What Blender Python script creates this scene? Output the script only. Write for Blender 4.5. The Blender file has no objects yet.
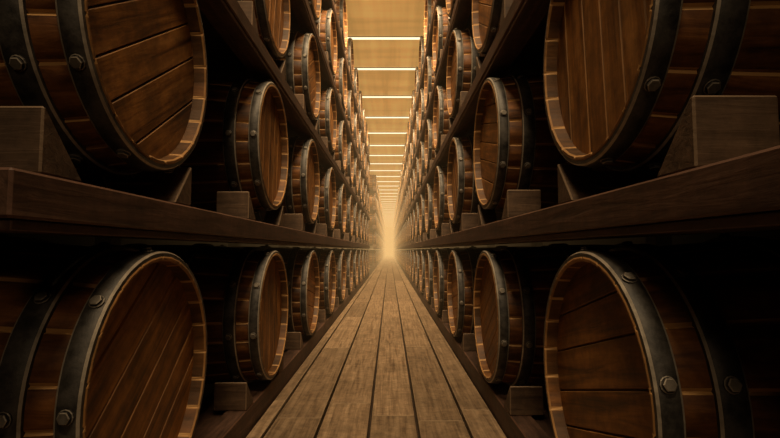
import bpy, bmesh, math, random
from mathutils import Vector, Matrix
random.seed(7)
U = 0.62                      # metres per layout unit (distance from the eye line to the left barrel heads)
CAM_H = 1.32                  # eye height above the boardwalk, layout units
XL, XR = -1.0, 0.813          # planes of the barrel heads
ROWS = [-0.558, 0.905, 2.31, 3.72, 5.13]      # barrel axis heights relative to the eye
CEIL = 6.0
SP = 2.13                     # barrel spacing along the aisle
PI = math.pi
C = bpy.context.scene.collection
LEN, R0, RB = 1.9, 0.532, 0.605
BEAM = [-1.155, 0.22, 1.64, 3.06, 4.48]      # tops of the shelf beams
def P(x, y, z): return Vector((x*U, y*U, (z+CAM_H)*U))

# ------------------------------------------------------------------ materials
def new_mat(name):
    m = bpy.data.materials.new(name); m.use_nodes = True
    nt = m.node_tree; nt.nodes.clear()
    return m, nt, nt.nodes, nt.links
def nd(nt, typ, **kw):
    n = nt.nodes.new(typ)
    for k, v in kw.items():
        if k.startswith('i_'): n.inputs[k[2:].replace('_', ' ')].default_value = v
        else: setattr(n, k, v)
    return n
def ramp(nt, stops, fac):
    r = nt.nodes.new('ShaderNodeValToRGB'); e = r.color_ramp.elements
    while len(e) < len(stops): e.new(0.5)
    for el, (p, c) in zip(e, stops):
        el.position = p; el.color = (*c, 1)
    nt.links.new(fac, r.inputs['Fac']); return r.outputs['Color']
def mix(nt, fac, a, b, blend='MIX'):
    n = nt.nodes.new('ShaderNodeMix'); n.data_type = 'RGBA'; n.blend_type = blend
    for s, v in ((n.inputs[0], fac), (n.inputs[6], a), (n.inputs[7], b)):
        if isinstance(v, bpy.types.NodeSocket): nt.links.new(v, s)
        elif isinstance(v, (int, float)): s.default_value = v
        else: s.default_value = (*v, 1)
    return n.outputs[2]
def math_(nt, op, a, b=0.0, c=0.0):
    n = nt.nodes.new('ShaderNodeMath'); n.operation = op
    for s, v in zip(n.inputs, (a, b, c)):
        if isinstance(v, bpy.types.NodeSocket): nt.links.new(v, s)
        else: s.default_value = v
    return n.outputs[0]
def wood(name, dark, mid, light, edge_col, axis=0, scale=1.0, rough=0.55, edge_amt=0.75, spec=0.35, vary=0.25, stretch=14.0, bump=0.25, blotch=0.35):
    """Grain runs along local axis; face attributes 'tint' (board tone, recess shade) and 'edge' (worn arrises) steer the colour."""
    m, nt, N, L = new_mat(name)
    tc = nd(nt, 'ShaderNodeTexCoord'); oi = nd(nt, 'ShaderNodeObjectInfo')
    tint = nd(nt, 'ShaderNodeAttribute', attribute_name='tint').outputs['Fac']
    edge = nd(nt, 'ShaderNodeAttribute', attribute_name='edge').outputs['Fac']
    mp = nd(nt, 'ShaderNodeMapping')
    sc = [stretch*scale]*3; sc[axis] = 1.1*scale
    mp.inputs['Scale'].default_value = sc
    off = nd(nt, 'ShaderNodeCombineXYZ')
    L.new(math_(nt, 'MULTIPLY', tint, 37.0), off.inputs[0]); L.new(math_(nt, 'MULTIPLY', oi.outputs['Random'], 23.0), off.inputs[1])
    L.new(math_(nt, 'MULTIPLY', tint, 11.0), off.inputs[2])
    L.new(tc.outputs['Object'], mp.inputs['Vector'])
    add = nd(nt, 'ShaderNodeVectorMath', operation='ADD'); L.new(mp.outputs[0], add.inputs[0]); L.new(off.outputs[0], add.inputs[1])
    n1 = nd(nt, 'ShaderNodeTexNoise', i_Scale=2.2, i_Detail=6.0, i_Roughness=0.62, i_Distortion=0.6); L.new(add.outputs[0], n1.inputs['Vector'])
    n2 = nd(nt, 'ShaderNodeTexNoise', i_Scale=5.0/scale**0.0, i_Detail=4.0, i_Roughness=0.6)
    add2 = nd(nt, 'ShaderNodeVectorMath', operation='ADD'); L.new(tc.outputs['Object'], add2.inputs[0]); L.new(off.outputs[0], add2.inputs[1])
    L.new(add2.outputs[0], n2.inputs['Vector'])
    col = ramp(nt, [(0.28, dark), (0.5, mid), (0.74, light)], n1.outputs['Fac'])
    # weather blotches
    bl = ramp(nt, [(0.35, (1-blotch,)*3), (0.6, (1.05,)*3)], n2.outputs['Fac'])
    col = mix(nt, 1.0, col, bl, 'MULTIPLY')
    n3 = nd(nt, 'ShaderNodeTexNoise', i_Scale=26.0, i_Detail=5.0, i_Roughness=0.7); L.new(add2.outputs[0], n3.inputs['Vector'])
    col = mix(nt, 1.0, col, ramp(nt, [(0.3, (0.68,)*3), (0.62, (1.15,)*3)], n3.outputs['Fac']), 'MULTIPLY')
    t = math_(nt, 'MULTIPLY_ADD', tint, 2*vary, 1.0-vary)
    t2 = math_(nt, 'MULTIPLY', t, math_(nt, 'MULTIPLY_ADD', oi.outputs['Random'], 0.3, 0.85))
    cx = nd(nt, 'ShaderNodeCombineXYZ')
    for i in range(3): L.new(t2, cx.inputs[i])
    col = mix(nt, 1.0, col, cx.outputs[0], 'MULTIPLY')
    ew = math_(nt, 'MULTIPLY', edge, math_(nt, 'MULTIPLY', n2.outputs['Fac'], edge_amt*1.9))
    col = mix(nt, ew, col, edge_col)
    b = nd(nt, 'ShaderNodeBsdfPrincipled'); o = nd(nt, 'ShaderNodeOutputMaterial')
    L.new(col, b.inputs['Base Color']); b.inputs['Specular IOR Level'].default_value = spec
    rr = math_(nt, 'MULTIPLY_ADD', n1.outputs['Fac'], 0.35, rough-0.17); L.new(rr, b.inputs['Roughness'])
    bp = nd(nt, 'ShaderNodeBump', i_Strength=bump, i_Distance=0.01); L.new(n1.outputs['Fac'], bp.inputs['Height']); L.new(bp.outputs[0], b.inputs['Normal'])
    L.new(b.outputs[0], o.inputs['Surface'])
    return m
def iron(name, base, light, edge_col):
    m, nt, N, L = new_mat(name)
    tc = nd(nt, 'ShaderNodeTexCoord'); oi = nd(nt, 'ShaderNodeObjectInfo')
    edge = nd(nt, 'ShaderNodeAttribute', attribute_name='edge').outputs['Fac']
    n1 = nd(nt, 'ShaderNodeTexNoise', i_Scale=20.0, i_Detail=8.0, i_Roughness=0.7)
    add = nd(nt, 'ShaderNodeVectorMath', operation='ADD'); L.new(tc.outputs['Object'], add.inputs[0]); L.new(oi.outputs['Random'], add.inputs[1])
    L.new(add.outputs[0], n1.inputs['Vector'])
    col = ramp(nt, [(0.36, base), (0.66, light)], n1.outputs['Fac'])
    col = mix(nt, math_(nt, 'MULTIPLY', edge, math_(nt, 'MULTIPLY', n1.outputs['Fac'], 1.5)), col, edge_col)
    b = nd(nt, 'ShaderNodeBsdfPrincipled', i_Metallic=0.35); o = nd(nt, 'ShaderNodeOutputMaterial')
    b.inputs['Specular IOR Level'].default_value = 0.45
    L.new(col, b.inputs['Base Color'])
    L.new(math_(nt, 'MULTIPLY_ADD', n1.outputs['Fac'], 0.4, 0.3), b.inputs['Roughness'])
    bp = nd(nt, 'ShaderNodeBump', i_Strength=0.35, i_Distance=0.006); L.new(n1.outputs['Fac'], bp.inputs['Height']); L.new(bp.outputs[0], b.inputs['Normal'])
    L.new(b.outputs[0], o.inputs['Surface'])
    return m
def emit(name, col, s):
    m, nt, N, L = new_mat(name)
    e = nd(nt, 'ShaderNodeEmission', i_Color=(*col, 1), i_Strength=s); o = nd(nt, 'ShaderNodeOutputMaterial'); L.new(e.outputs[0], o.inputs['Surface'])
    return m

M = {}
M['stave'] = wood('stave_wood', (0.036, 0.011, 0.003), (0.15, 0.052, 0.011), (0.30, 0.118, 0.028), (0.60, 0.33, 0.12), axis=0, vary=0.3)
M['head'] = wood('head_wood', (0.045, 0.015, 0.003), (0.25, 0.094, 0.018), (0.45, 0.195, 0.047), (0.50, 0.26, 0.085), axis=1, vary=0.22, edge_amt=0.35, blotch=0.5)
M['iron'] = iron('hoop_iron', (0.018, 0.016, 0.0145), (0.095, 0.082, 0.070), (0.50, 0.42, 0.33))
M['beam'] = wood('beam_wood', (0.026, 0.013, 0.008), (0.072, 0.035, 0.021), (0.125, 0.064, 0.04), (0.15, 0.07, 0.042), axis=1, vary=0.15, scale=1.3, rough=0.6, edge_amt=0.5)
M['chock'] = wood('chock_wood', (0.05, 0.028, 0.016), (0.10, 0.057, 0.032), (0.15, 0.088, 0.05), (0.30, 0.2, 0.12), axis=0, vary=0.15, scale=1.6, rough=0.65, edge_amt=0.5)
M['floor'] = wood('floor_wood', (0.095, 0.058, 0.033), (0.21, 0.138, 0.08), (0.31, 0.212, 0.128), (0.40, 0.28, 0.17), axis=1, vary=0.2, scale=0.9, rough=0.7, edge_amt=0.4, spec=0.2, stretch=26.0, blotch=0.2)
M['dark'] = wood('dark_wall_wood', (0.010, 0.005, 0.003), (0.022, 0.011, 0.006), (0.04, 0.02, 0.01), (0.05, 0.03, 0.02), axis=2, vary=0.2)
M['tube'] = emit('lamp_tube', (1.0, 0.88, 0.58), 1.5)

# ceiling: golden, with a faint woven plank pattern; lamp light put in as emission
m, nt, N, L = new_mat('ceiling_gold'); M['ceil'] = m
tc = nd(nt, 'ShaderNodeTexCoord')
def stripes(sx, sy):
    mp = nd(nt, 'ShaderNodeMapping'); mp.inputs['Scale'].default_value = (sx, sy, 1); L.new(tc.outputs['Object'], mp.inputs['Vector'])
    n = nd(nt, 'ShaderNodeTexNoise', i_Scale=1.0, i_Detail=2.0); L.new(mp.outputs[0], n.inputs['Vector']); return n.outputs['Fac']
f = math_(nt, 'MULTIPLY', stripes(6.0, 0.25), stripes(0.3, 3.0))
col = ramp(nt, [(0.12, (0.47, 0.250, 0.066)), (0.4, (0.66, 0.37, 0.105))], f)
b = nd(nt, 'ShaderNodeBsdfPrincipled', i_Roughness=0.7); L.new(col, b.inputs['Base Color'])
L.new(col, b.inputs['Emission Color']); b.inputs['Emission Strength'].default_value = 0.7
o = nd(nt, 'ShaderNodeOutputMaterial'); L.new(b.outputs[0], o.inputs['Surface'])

# ------------------------------------------------------------------ mesh helpers
class MB:
    def __init__(s):
        s.bm = bmesh.new(); s.t = s.bm.faces.layers.float.new('tint'); s.e = s.bm.faces.layers.float.new('edge')
    def face(s, vs, tint=0.5, edge=0.0, mi=0, smooth=False):
        try: f = s.bm.faces.new(vs)
        except ValueError: return
        f[s.t] = tint; f[s.e] = edge; f.material_index = mi; f.smooth = smooth; return f
    def box(s, lo, hi, bev=0.0, tint=0.5, mi=0):
        x0, y0, z0 = lo; x1, y1, z1 = hi
        s.prism([(x0, z0), (x1, z0), (x1, z1), (x0, z1)], y0, y1, bev, tint, mi)
    def prism(s, prof, y0, y1, bev=0.0, tint=0.5, mi=0, plane='xz'):
        """extrude a polygon of the xz (or yz) plane; bev chamfers every arris and marks it worn"""
        tmp = bmesh.new()
        def mk(a, b, y): return (a, y, b) if plane == 'xz' else (y, a, b)
        A = [tmp.verts.new(mk(a, b, y0)) for a, b in prof]; B = [tmp.verts.new(mk(a, b, y1)) for a, b in prof]
        n = len(prof)
        tmp.faces.new(A); tmp.faces.new(B[::-1])
        for i in range(n): tmp.faces.new((A[i], B[i], B[(i+1) % n], A[(i+1) % n]))
        bmesh.ops.recalc_face_normals(tmp, faces=tmp.faces[:])
        new = set()
        if bev:
            r = bmesh.ops.bevel(tmp, geom=tmp.edges[:], offset=bev, segments=1, affect='EDGES', profile=0.5)
            new = set(f.index for f in r['faces']); tmp.faces.index_update(); new = set(r['faces'])
        mp = {v: s.bm.verts.new(v.co) for v in tmp.verts}
        for f in tmp.faces: s.face([mp[v] for v in f.verts], tint, 1.0 if f in new else 0.0, mi)
        tmp.free()
    def mesh(s, name, mats, recalc=True):
        if recalc: bmesh.ops.recalc_face_normals(s.bm, faces=s.bm.faces[:])
        me = bpy.data.meshes.new(name); s.bm.to_mesh(me); s.bm.free()
        for m in mats: me.materials.append(m)
        return me
def link(name, me, parent=None, loc=None, rot=None, **props):
    o = bpy.data.objects.new(name, me); C.objects.link(o)
    if parent: o.parent = parent
    if loc is not None: o.location = loc
    if rot is not None: o.rotation_euler = rot
    for k, v in props.items(): o[k] = v
    return o

# ------------------------------------------------------------------ barrel meshes (axis = local x, front head at x=0 facing +x)
def rad(x):                       # outer radius at distance x behind the front rim
    u = min(max(x/LEN, 0), 1); return R0 + (RB-R0)*math.sin(PI*u)**0.85
NST = 20
def body_into(mb, rng, lod=0, mi=0):
    stv = []
    w = [rng.uniform(0.8, 1.2) for _ in range(NST)]; tot = sum(w); a = 0
    for x in w: stv.append((a, a+2*PI*x/tot)); a += 2*PI*x/tot
    ts = [rng.random() for _ in stv]
    ang = []                      # (angle, groove?, tint, edge of the strip that follows)
    for (a0, a1), t in zip(stv, ts):
        if lod == 0: ang += [(a0, 1, t, 1.0), (a0+0.018, 0, t, 0.0), ((a0+a1)/2, 0, t, 0.0), (a1-0.018, 0, t, 1.0)]
        elif lod == 1: ang += [(a0, 0, t, 0.8), (a0+0.05, 0, t, 0.0)]
        else: ang += [(a0, 0, t, 0.0)]
    D = [0.0, 0.10, 0.20, 0.32, 0.45, 0.60, 0.78, 0.95, 1.12, 1.3, 1.45, 1.58, 1.7, 1.8, LEN] if lod == 0 else ([0, 0.2, 0.45, 0.95, 1.45, 1.7, LEN] if lod == 1 else [0, 0.3, 0.95, 1.6, LEN])
    ri = 0.510; dep = 0.07
    # profile: inner recess -> rim -> outside -> back rim -> recess
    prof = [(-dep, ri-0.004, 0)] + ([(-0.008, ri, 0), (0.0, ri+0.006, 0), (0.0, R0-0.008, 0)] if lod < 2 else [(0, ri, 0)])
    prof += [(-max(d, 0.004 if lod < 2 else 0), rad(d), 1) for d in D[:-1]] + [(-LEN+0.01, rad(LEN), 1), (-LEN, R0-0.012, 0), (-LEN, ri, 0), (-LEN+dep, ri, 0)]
    rings = []
    for (x, r, out) in prof:
        ring = []
        for (a, g, t, e) in ang:
            rr = r - (0.009 if (g and out) else 0.0) + (0.004 if (g and x > -dep*0.99 and not out and r < 0.522) else 0)
            ring.append(mb.bm.verts.new((x*U, rr*math.cos(a)*U, rr*math.sin(a)*U)))
        rings.append(ring)
    n = len(ang)
    for k in range(len(rings)-1):
        wear = 0.0
        if lod < 2 and k == 1: wear = 0.6
        if lod < 2 and k == 3: wear = 0.5
        if lod < 2 and k in (0, 2): wear = 0.08
        for i in range(n):
            j = (i+1) % n
            mb.face((rings[k][i], rings[k+1][i], rings[k+1][j], rings[k][j]), ang[i][2]-(0.75 if k == 0 else 0.0), max(ang[i][3], wear), mi, smooth=(ang[i][3] == 0 and k >= 4))  # inner rim wall darkened, shade put into its tint
    # back head
    mb.face(rings[-1][::-1], 0.4, 0, mi)
def head_into(mb, rng, lod=0, mi=0, x0=-0.063, R=0.512):
    nb = 6
    w = [rng.uniform(0.8, 1.2) for _ in range(nb)]; tot = sum(w); z = -R
    for x in w:
        z0, z1 = z, z+2*R*x/tot; z = z1
        t = rng.random()
        def poly(gap, r, x):
            a, b_ = max(z0+gap, -r*0.9995), min(z1-gap, r*0.9995); pts = []
            n = 8 if lod == 0 else 4
            for k in range(n+1):
                zz = a+(b_-a)*k/n; pts.append((x, math.sqrt(max(r*r-zz*zz, 0)), zz))
            for k in range(n, -1, -1):
                zz = a+(b_-a)*k/n; pts.append((x, -math.sqrt(max(r*r-zz*zz, 0)), zz))
            return [mb.bm.verts.new((p[0]*U, p[1]*U, p[2]*U)) for p in pts]
        if lod == 2:
            mb.face(poly(0.0, R, x0), t, 0, mi); continue
        F = poly(0.0075, R-0.004, x0); G = poly(0.0035, R, x0-0.006); H = poly(0.003, R, x0-0.022)
        mb.face(F, t, 0, mi)
        for A, B, e in ((F, G, 0.9), (G, H, 0.0)):
            for i in range(len(A)):
                j = (i+1) % len(A); mb.face((A[i], B[i], B[j], A[j]), t, e, mi)
    if lod < 2:                   # dark bottom of the gaps
        V = [mb.bm.verts.new(((x0-0.02)*U, R*math.cos(2*PI*k/32)*U, R*math.sin(2*PI*k/32)*U)) for k in range(32)]
        mb.face(V, 0.0, 0, mi)
def hoop_into(mb, d0, d1, seg=80, th=0.018, mi=0):
    c = 0.008
    prof = [(d0, rad(d0)-0.01, 0), (d0, rad(d0)+th-c*0.7, 1), (d0+c, rad(d0+c)+th, 0), ((d0+d1)/2, rad((d0+d1)/2)+th, 0), (d1-c, rad(d1-c)+th, 1), (d1, rad(d1)+th-c*0.7, 0), (d1, rad(d1)-0.01, 0)]
    rings = [[mb.bm.verts.new((-d*U, r*math.cos(2*PI*k/seg)*U, r*math.sin(2*PI*k/seg)*U)) for k in range(seg)] for d, r, e in prof]
    for q in range(len(rings)-1):
        for i in range(seg):
            j = (i+1) % seg
            mb.face((rings[q][i], rings[q+1][i], rings[q+1][j], rings[q][j]), 0.5, float(prof[q][2]), mi, smooth=prof[q][2] == 0 and q in (2, 3))
    for i in range(seg):
        j = (i+1) % seg; mb.face((rings[-1][i], rings[0][i], rings[0][j], rings[-1][j]), 0.5, 0, mi)
HOOPS = [(0.003, 0.080), (0.176, 0.270), (0.60, 0.70), (1.20, 1.30), (1.605, 1.705), (1.804, 1.897)]
NB = 9
def bolt_into(mb, d, a, mi=0, th=0.018):
    """hexagon bolt head on a washer, standing on the hoop at angle a"""
    er = Vector((0, math.cos(a), math.sin(a))); et = Vector((0, -math.sin(a), math.cos(a))); ex = Vector((1, 0, 0))
    c0 = er*(rad(d)+th-0.003) - ex*d
    prev = None
    for (r, h, n6, e) in ((0.027, 0.0, 0, 0), (0.027, 0.006, 0, 0.5), (0.024, 0.008, 0, 0), (0.022, 0.008, 1, 0), (0.022, 0.0165, 1, 0.7), (0.0185, 0.019, 1, 0)):
        ring = []
        for k in range(12):
            ph = 2*PI*k/12; rr = r*(0.88 if (n6 and k % 2) else 1.0)
            ring.append(mb.bm.verts.new((c0 + er*h + (ex*math.cos(ph)+et*math.sin(ph))*rr)*U))
        if prev:
            for k in range(12): mb.face((prev[k], ring[k], ring[(k+1) % 12], prev[(k+1) % 12]), 0.5, pe, mi)
        prev = ring; pe = e
    mb.face(prev, 0.5, 0.4, mi)

VAR = []
for v in range(3):
    rng = random.Random(100+v)
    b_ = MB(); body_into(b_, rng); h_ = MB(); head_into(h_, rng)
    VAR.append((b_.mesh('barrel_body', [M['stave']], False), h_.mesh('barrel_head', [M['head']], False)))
HOOP_ME, HOOPB_ME = [], []
for d0, d1 in HOOPS:
    a = MB(); hoop_into(a, d0, d1); HOOP_ME.append(a.mesh('hoop', [M['iron']]))
    a = MB(); hoop_into(a, d0, d1, 56)
    for k in range(NB): bolt_into(a, (d0+d1)/2, 2*PI*k/NB)
    HOOPB_ME.append(a.mesh('hoop_with_bolts', [M['iron']]))
def bolt_mesh(d):
    a = MB(); bolt_into(a, d, 0.0); return a.mesh('bolt', [M['iron']])
BOLT_ME = [bolt_mesh((d0+d1)/2) for d0, d1 in HOOPS[:2]]
def whole(lod, rng):
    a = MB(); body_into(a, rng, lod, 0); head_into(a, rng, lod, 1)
    for d0, d1 in HOOPS[:3] if lod == 2 else HOOPS: hoop_into(a, d0, d1, 40 if lod == 1 else 20, mi=2)
    return a
WHOLE = [whole(1, random.Random(200+v)).mesh('far_barrel', [M['stave'], M['head'], M['iron']], False) for v in range(3)]
for me in WHOLE:
    pass

# ------------------------------------------------------------------ place barrels
LEFT0, RIGHT0 = 2.05, 1.95
LEFT_COLS = list(range(0, 11)) + list(range(16, 28)); RIGHT_COLS = list(range(0, 28))
LEFT_ALL = list(range(0, 11)) + list(range(16, 29)); RIGHT_ALL = list(range(0, 29))
ORD = ['first', 'second', 'third', 'fourth', 'fifth', 'sixth', 'seventh', 'eighth', 'ninth', 'tenth', 'eleventh', 'twelfth', 'thirteenth', 'fourteenth', 'fifteenth', 'sixteenth', 'seventeenth', 'eighteenth', 'nineteenth', 'twentieth', 'twenty-first', 'twenty-second', 'twenty-third', 'twenty-fourth', 'twenty-fifth', 'twenty-sixth', 'twenty-seventh', 'twenty-eighth', 'twenty-ninth']
SHELF = ['bottom shelf', 'second shelf up', 'third shelf up', 'fourth shelf up', 'top shelf']
# (side,row,col): (bolt phase, head board angle) in degrees, read in the world yz plane
KEY = {('L', 0, 0): (18, 39), ('L', 1, 0): (10, 33), ('R', 1, 0): (21, -94), ('R', 0, 0): (5, 164), ('L', 1, 1): (22, 86), ('R', 1, 1): (8, 14), ('R', 0, 1): (34, 145), ('L', 0, 1): (30, 91)}
KEYLABEL = {('L', 0, 0): 'big barrel low on the left with steeply slanting head boards, nearest on bottom shelf',
            ('L', 1, 0): 'big barrel up on the left with gently slanting head boards, nearest on second shelf',
            ('R', 1, 0): 'big barrel up on the right with upright head boards, nearest on second shelf',
            ('R', 0, 0): 'big barrel low on the right with almost level head boards, nearest on bottom shelf'}
def base_label(side, row, n, seg, how=None):
    rack = {'L': 'left rack', 'R': 'right rack', 'F': 'far left rack'}[seg]
    if how: return 'oak barrel with %s head boards, %s along %s of %s' % (how, ORD[n], SHELF[row], rack)
    return 'iron-hooped oak barrel, %s along the %s of the %s' % (ORD[n], SHELF[row], rack)
bolt_objs = 0
def barrel(side, row, col, n, seg):
    rng = random.Random(row*1000+col*7+(5 if side == 'R' else 0))
    yc = (LEFT0 if side == 'L' else RIGHT0) + SP*col + (0.09 if row == 0 and col < 4 else 0.0) + (0 if col < 3 else rng.uniform(-0.03, 0.03))
    zc = ROWS[row]; x = XL if side == 'L' else XR
    ph, bd = KEY.get((side, row, col), (rng.uniform(0, 40), rng.choice([90, 80, 100, 60, 120, 30, 150, 5, 170, rng.uniform(0, 180)])))
    q = bd % 180
    how = ('upright' if 75 < q < 105 else 'level' if q < 15 or q > 165 else 'slanting') if col < 6 else None
    if side == 'R': ph, bd = 180-ph, 180-bd
    ph, bd = math.radians(ph), math.radians(bd)
    sgn = -1 if side == 'L' else 1
    lab = KEYLABEL.get((side, row, col)) or base_label(side, row, n, seg, how)
    grp = 'barrels on the ' + {'L': 'left rack', 'R': 'right rack', 'F': 'far left rack'}[seg]
    rz = 0 if side == 'L' else PI
    if col < 12:
        root = link('wine_barrel', None, loc=P(x+sgn*LEN/2, yc, zc-RB), rot=(0, 0, rz), label=lab, category='barrel', group=grp)
        root.empty_display_size = 0.2
        v = rng.randrange(3); at = (LEN/2*U, 0, RB*U)
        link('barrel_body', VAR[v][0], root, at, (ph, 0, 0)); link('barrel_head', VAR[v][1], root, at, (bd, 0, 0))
        for k in range(6):
            near = col < 4 and k < 2
            h = link('hoop', (HOOP_ME if near else HOOPB_ME)[k], root, at, (ph, 0, 0))
            if near:
                for q in range(NB): link('bolt', BOLT_ME[k], h, None, (2*PI*q/NB, 0, 0))
    else:
        link('wine_barrel', WHOLE[rng.randrange(3)], None, P(x, yc, zc), (ph, 0, rz), label=lab, category='barrel', group=grp)
    return yc
YC = {}
for row in range(5):
    for i, c in enumerate(RIGHT_COLS): YC['R', row, c] = barrel('R', row, c, i, 'R')
    for c in LEFT_COLS: YC['L', row, c] = barrel('L', row, c, c if c < 11 else c-16, 'L' if c < 11 else 'F')
# the barrels deep in the haze, past the three hundred nearest
NEAREST = sum(1 for k in YC)
def far_mass():
    a = MB(); rng = random.Random(3)
    for row in range(5):
        for side, cols in (('L', [c for c in range(28, 58)]), ('R', [c for c in range(28, 58)])):
            for c in cols:
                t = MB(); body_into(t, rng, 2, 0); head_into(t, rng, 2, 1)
                for d0, d1 in HOOPS[:2]: hoop_into(t, d0, d1, 16, mi=2)
                mtx = Matrix.Translation(P(XL if side == 'L' else XR, (LEFT0 if side == 'L' else RIGHT0)+SP*c, ROWS[row])) @ Matrix.Rotation(0 if side == 'L' else PI, 4, 'Z')
                me = t.mesh('tmp', [], False); me.transform(mtx); a.bm.from_mesh(me); bpy.data.meshes.remove(me)
    me = a.mesh('distant_barrels', [M['stave'], M['head'], M['iron']], False)
    link('distant_barrels', me, label='barrels at the far ends of both racks, lost in golden haze', category='barrels', kind='stuff')
far_mass()

# ------------------------------------------------------------------ chocks (loose wedges on the shelf beams)
def chock_mesh(sgn, far):
    a = MB(); x0, x1 = sorted((0.0, sgn*(0.15 if far else 0.235))); h = 0.2
    prof = [(0, 0), (0.2, 0), (0.012, h), (0, h)] if not far else [(0, 0), (0, h), (-0.012, h), (-0.19, 0)]
    prof = [(p*U, q*U) for p, q in prof]
    a.prism(prof, x0*U, x1*U, bev=0.006*U, plane='yz', tint=0.5)
    return a.mesh('chock', [M['chock']])
CH = {(s, f): chock_mesh(-1 if s == 'L' else 1, f) for s in 'LR' for f in (0, 1)}
BTOP = [b+0.0015 for b in BEAM]
cells = sorted(YC, key=lambda k: (YC[k]))
n_ch = 0; rest = []
for side, row, col in cells:
    yc = YC[side, row, col]; x = XL if side == 'L' else XR
    x += (-0.012 if side == 'L' else 0.012) if row else (-0.03 if side == 'L' else 0.03)
    seg = 'R' if side == 'R' else ('L' if col < 11 else 'F'); n = col-16 if seg == 'F' else col
    for far in (0, 1):
        dy = (-0.67 if col == 0 else -0.74) if not far else (0.392 if row else 0.48)
        loc = P(x, yc+dy, BTOP[row])
        if n_ch < 300:
            rk = {'L': 'left rack', 'R': 'right rack', 'F': 'far left rack'}[seg]
            link('wooden_chock', CH[side, far], None, loc, None, label='wooden wedge %s barrel %s along the %s of the %s' % ('behind the' if far else 'before the', ORD[n], SHELF[row], rk), category='wedge', group='wedges on the shelf beams')
            n_ch += 1
        else: rest.append((side, far, loc))
a = MB()
for side, far, loc in rest:
    me = CH[side, far].copy(); me.transform(Matrix.Translation(loc)); a.bm.from_mesh(me); bpy.data.meshes.remove(me)
link('distant_chocks', a.mesh('distant_chocks', [M['chock']], False), label='small wooden wedges under the far barrels along both racks', category='wedges', kind='stuff')

# ------------------------------------------------------------------ racks
def rack(side, y0, y1, lab, ystart_front=None):
    s = -1 if side == 'L' else 1; X = XL if side == 'L' else XR
    root = link('barrel_rack', None, loc=P(X, y0, -CAM_H), label=lab, category='rack', group='barrel racks')
    o = P(X, y0, -CAM_H)
    def part(name, boxes, mat='beam'):
        a = MB()
        for lo, hi, bv, t in boxes:
            lo2 = (P(X+s*lo[0], lo[1], lo[2]) - o); hi2 = (P(X+s*hi[0], hi[1], hi[2]) - o)
            a.box([min(p, q) for p, q in zip(lo2, hi2)], [max(p, q) for p, q in zip(lo2, hi2)], bv*U, t)
        return link(name, a.mesh(name, [M[mat]]), root)
    yf = y0-1.0 if ystart_front is None and y0 < 2 else (y0 if ystart_front is None else ystart_front)
    # floor sill: face board and tread plank
    part('floor_sill', [((0.03, y0, -CAM_H-0.035), (0.18, y1, BEAM[0]), 0.007, 0.55)])
    part('tread_plank', [((0.186, y0, -CAM_H-0.035), (0.50, y1, -1.19), 0.006, 0.8)])
    for r in range(1, 5):
        zt = BEAM[r]; th = 0.168 if r == 1 else 0.15
        part('front_beam', [((0.0, yf, zt-th+0.033), (0.19, y1, zt), 0.008, 0.5)])
        part('ledger_strip', [((0.010, yf+0.02, zt-th), (0.18, y1, zt-th+0.03), 0.003, 0.3)])
    for r in range(1, 5):
        part('light_block_deck', [((0.2, yf+0.02, BEAM[r]-0.08), (1.94, y1, BEAM[r]-0.046), 0.004, 0.2)], 'dark')  # decks added to block overhead light from the barrel backs
    for r in range(5):
        zt = ROWS[r]-rad(0.92)-0.004
        part('rear_beam', [((0.74, y0, zt-0.10), (0.90, y1, zt), 0.006, 0.4)])
        zt = ROWS[r]-rad(1.4)-0.004
        part('rear_beam', [((1.42, y0, zt-0.12), (1.58, y1, zt), 0.006, 0.4)])
    k = 0; y = y0+0.1
    col0 = LEFT0 if side == 'L' else RIGHT0
    ys = [col0 + SP*(c-0.5) for c in range(-1, 62)]
    for yy in [q for q in ys if y0 < q < y1-0.1][::2]:
        part('upright_post', [((1.98, yy-0.1, -CAM_H-0.035), (2.16, yy+0.1, CEIL-0.13), 0.008, 0.45)])
    if y0 < 2: part('light_block_panel', [((0.45, y0-0.16, -CAM_H-0.035), (2.4, y0-0.1, CEIL-0.13), 0.006, 0.4)])  # unseen panel added to keep light out of the rack's near end
    return root
rack('L', 0.9, LEFT0+SP*10+1.05, 'dark timber barrel rack along the left of the aisle, before the gap', 1.26)
rack('L', LEFT0+SP*16-1.05, LEFT0+SP*57+1.0, 'dark timber barrel rack far along the left side, beyond the gap')
rack('R', 0.8, RIGHT0+SP*57+1.0, 'long dark timber barrel rack along the right of the aisle')

# ------------------------------------------------------------------ setting
YE = 126.0
a = MB(); rng = random.Random(5)
edges = [-1.029, -0.903, -0.528, -0.152, 0.21, 0.584, 0.842]
for bi in range(6):
    y = -1.5 - rng.uniform(0, 0.4)
    while y < YE-0.3:
        ln = 2.9
        x0, x1 = edges[bi]+0.012, edges[bi+1]-0.012
        y1 = min(y+ln*rng.uniform(0.93, 1.07), YE-0.1)
        lo, hi = P(x0, y+0.004, -CAM_H-0.05), P(x1, y1-0.004, -CAM_H)
        a.box(lo, hi, 0.006*U, rng.random())
        y = y1
link('floor', a.mesh('floor', [M['floor']]), kind='structure')
def slab(name, lo, hi, mat, **k):
    a = MB(); a.box(P(*lo), P(*hi)); return link(name, a.mesh(name, [M[mat]]), kind='structure', **k)
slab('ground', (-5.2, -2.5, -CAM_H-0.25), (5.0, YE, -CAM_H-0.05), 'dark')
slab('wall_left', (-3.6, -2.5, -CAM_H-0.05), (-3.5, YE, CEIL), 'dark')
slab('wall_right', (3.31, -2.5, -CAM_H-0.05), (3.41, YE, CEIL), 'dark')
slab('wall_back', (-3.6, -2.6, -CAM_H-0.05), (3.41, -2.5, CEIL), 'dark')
slab('wall_far', (-3.6, YE, -CAM_H-0.05), (3.41, YE+0.1, CEIL), 'floor')
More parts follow.
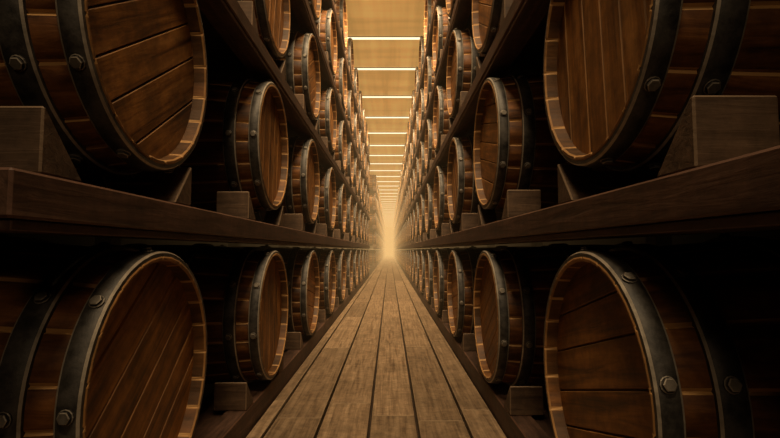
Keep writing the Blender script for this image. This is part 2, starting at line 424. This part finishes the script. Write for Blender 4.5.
slab('ceiling', (-3.6, 10.4, CEIL), (3.41, YE+0.1, CEIL+0.1), 'ceil')
slab('ceiling_front', (-3.6, -2.6, CEIL), (3.41, 10.4, CEIL+0.1), 'dark')

# ------------------------------------------------------------------ strip lights across the ceiling
bars = [13.2, 15.5] + [18.4+2.9*k for k in range(37)]
la, lb = MB(), MB()
la.box((-2.3*U, -0.045*U, -0.02*U), (2.3*U, 0.045*U, 0.0), 0.004*U); HOUS = la.mesh('lamp_housing', [M['beam']])
lb.prism([(0.036*U*math.cos(t*PI/6), -0.0205*U+0.05*U*math.sin(t*PI/6)) for t in range(6, 13)], -2.28*U, 2.28*U, plane='yz'); TUBE = lb.mesh('lamp_tube', [M['tube']])
for i, yb in enumerate(bars):
    r = link('strip_light', None, loc=P(-0.1, yb, CEIL), label=('thin glowing strip light across the golden ceiling, %s from the top of the photo' % ORD[i]) if i < 22 else 'strip light across the ceiling far down the hall, faint in haze', category='light', group='strip lights across the ceiling')
    link('lamp_housing', HOUS, r); link('lamp_tube', TUBE, r)
def area(y, e, z=CEIL-0.25, w=1.5, d=0.3, tilt=35, col=(1.0, 0.74, 0.43)):
    l = bpy.data.lights.new('strip_lamp', 'AREA'); l.shape = 'RECTANGLE'; l.size = w*U; l.size_y = d*U; l.energy = e; l.color = col; l.spread = math.radians(112)
    o = bpy.data.objects.new('strip_lamp', l); o.location = P(-0.1, y, z); o.rotation_euler = (math.radians(tilt), 0, 0); C.objects.link(o); return o
for y, e in ((-1.2, 22), (1.7, 34), (4.6, 48), (7.5, 56), (10.4, 60)): area(y, e)
l = bpy.data.lights.new('near_fill', 'AREA'); l.shape = 'DISK'; l.size = 0.5; l.energy = 5.2; l.color = (1.0, 0.72, 0.42)  # added fill light behind the camera for the near hoops, no lantern there
o = bpy.data.objects.new('near_fill', l); o.location = P(-0.1, -2.2, 2.0); o.rotation_euler = (math.radians(60), 0, 0); C.objects.link(o)
for y in bars[:17]: area(y, 46)
for y in bars[18::3]: area(y, 150)

# ------------------------------------------------------------------ haze filling the far end of the aisle
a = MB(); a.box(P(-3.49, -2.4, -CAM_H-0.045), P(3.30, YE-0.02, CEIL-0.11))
m, nt, N, L = new_mat('golden_haze')
geo = nd(nt, 'ShaderNodeTexCoord'); sep = nd(nt, 'ShaderNodeSeparateXYZ'); L.new(geo.outputs['Object'], sep.inputs[0])
yy = math_(nt, 'DIVIDE', sep.outputs['Y'], U)
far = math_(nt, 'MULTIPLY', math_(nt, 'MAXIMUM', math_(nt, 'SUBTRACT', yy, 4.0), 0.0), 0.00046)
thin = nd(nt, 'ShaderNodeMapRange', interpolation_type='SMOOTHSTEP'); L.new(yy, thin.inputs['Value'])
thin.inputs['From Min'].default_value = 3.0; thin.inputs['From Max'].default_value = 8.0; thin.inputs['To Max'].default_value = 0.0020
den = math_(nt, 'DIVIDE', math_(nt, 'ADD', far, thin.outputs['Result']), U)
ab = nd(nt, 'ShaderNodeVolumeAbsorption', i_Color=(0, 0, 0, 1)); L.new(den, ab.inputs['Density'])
em = nd(nt, 'ShaderNodeEmission', i_Color=(0.92, 0.55, 0.21, 1)); L.new(den, em.inputs['Strength'])  # scattered lamp light put in as the haze's own emission
ad = nd(nt, 'ShaderNodeAddShader'); L.new(ab.outputs[0], ad.inputs[0]); L.new(em.outputs[0], ad.inputs[1])
o = nd(nt, 'ShaderNodeOutputMaterial'); L.new(ad.outputs[0], o.inputs['Volume'])
m.cycles.volume_step_rate = 0.6
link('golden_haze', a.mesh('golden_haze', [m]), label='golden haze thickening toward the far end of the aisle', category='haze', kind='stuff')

# ------------------------------------------------------------------ camera, world, colour
w = bpy.data.worlds.new('World'); bpy.context.scene.world = w; w.use_nodes = True
w.node_tree.nodes['Background'].inputs[0].default_value = (0, 0, 0, 1)
cam = bpy.data.cameras.new('Camera'); cam.sensor_width = 36; cam.lens = 36*480/780; cam.clip_start = 0.02; cam.clip_end = 200
co = bpy.data.objects.new('Camera', cam); C.objects.link(co); co.location = (0, 0, CAM_H*U)
co.rotation_euler = (PI/2+math.atan(31/480), 0, -math.atan(0.5/480)); bpy.context.scene.camera = co
sc = bpy.context.scene
sc.view_settings.view_transform = 'Standard'; sc.view_settings.look = 'None'
sc.cycles.use_denoising = True
sc.cycles.max_bounces = 6; sc.cycles.diffuse_bounces = 3
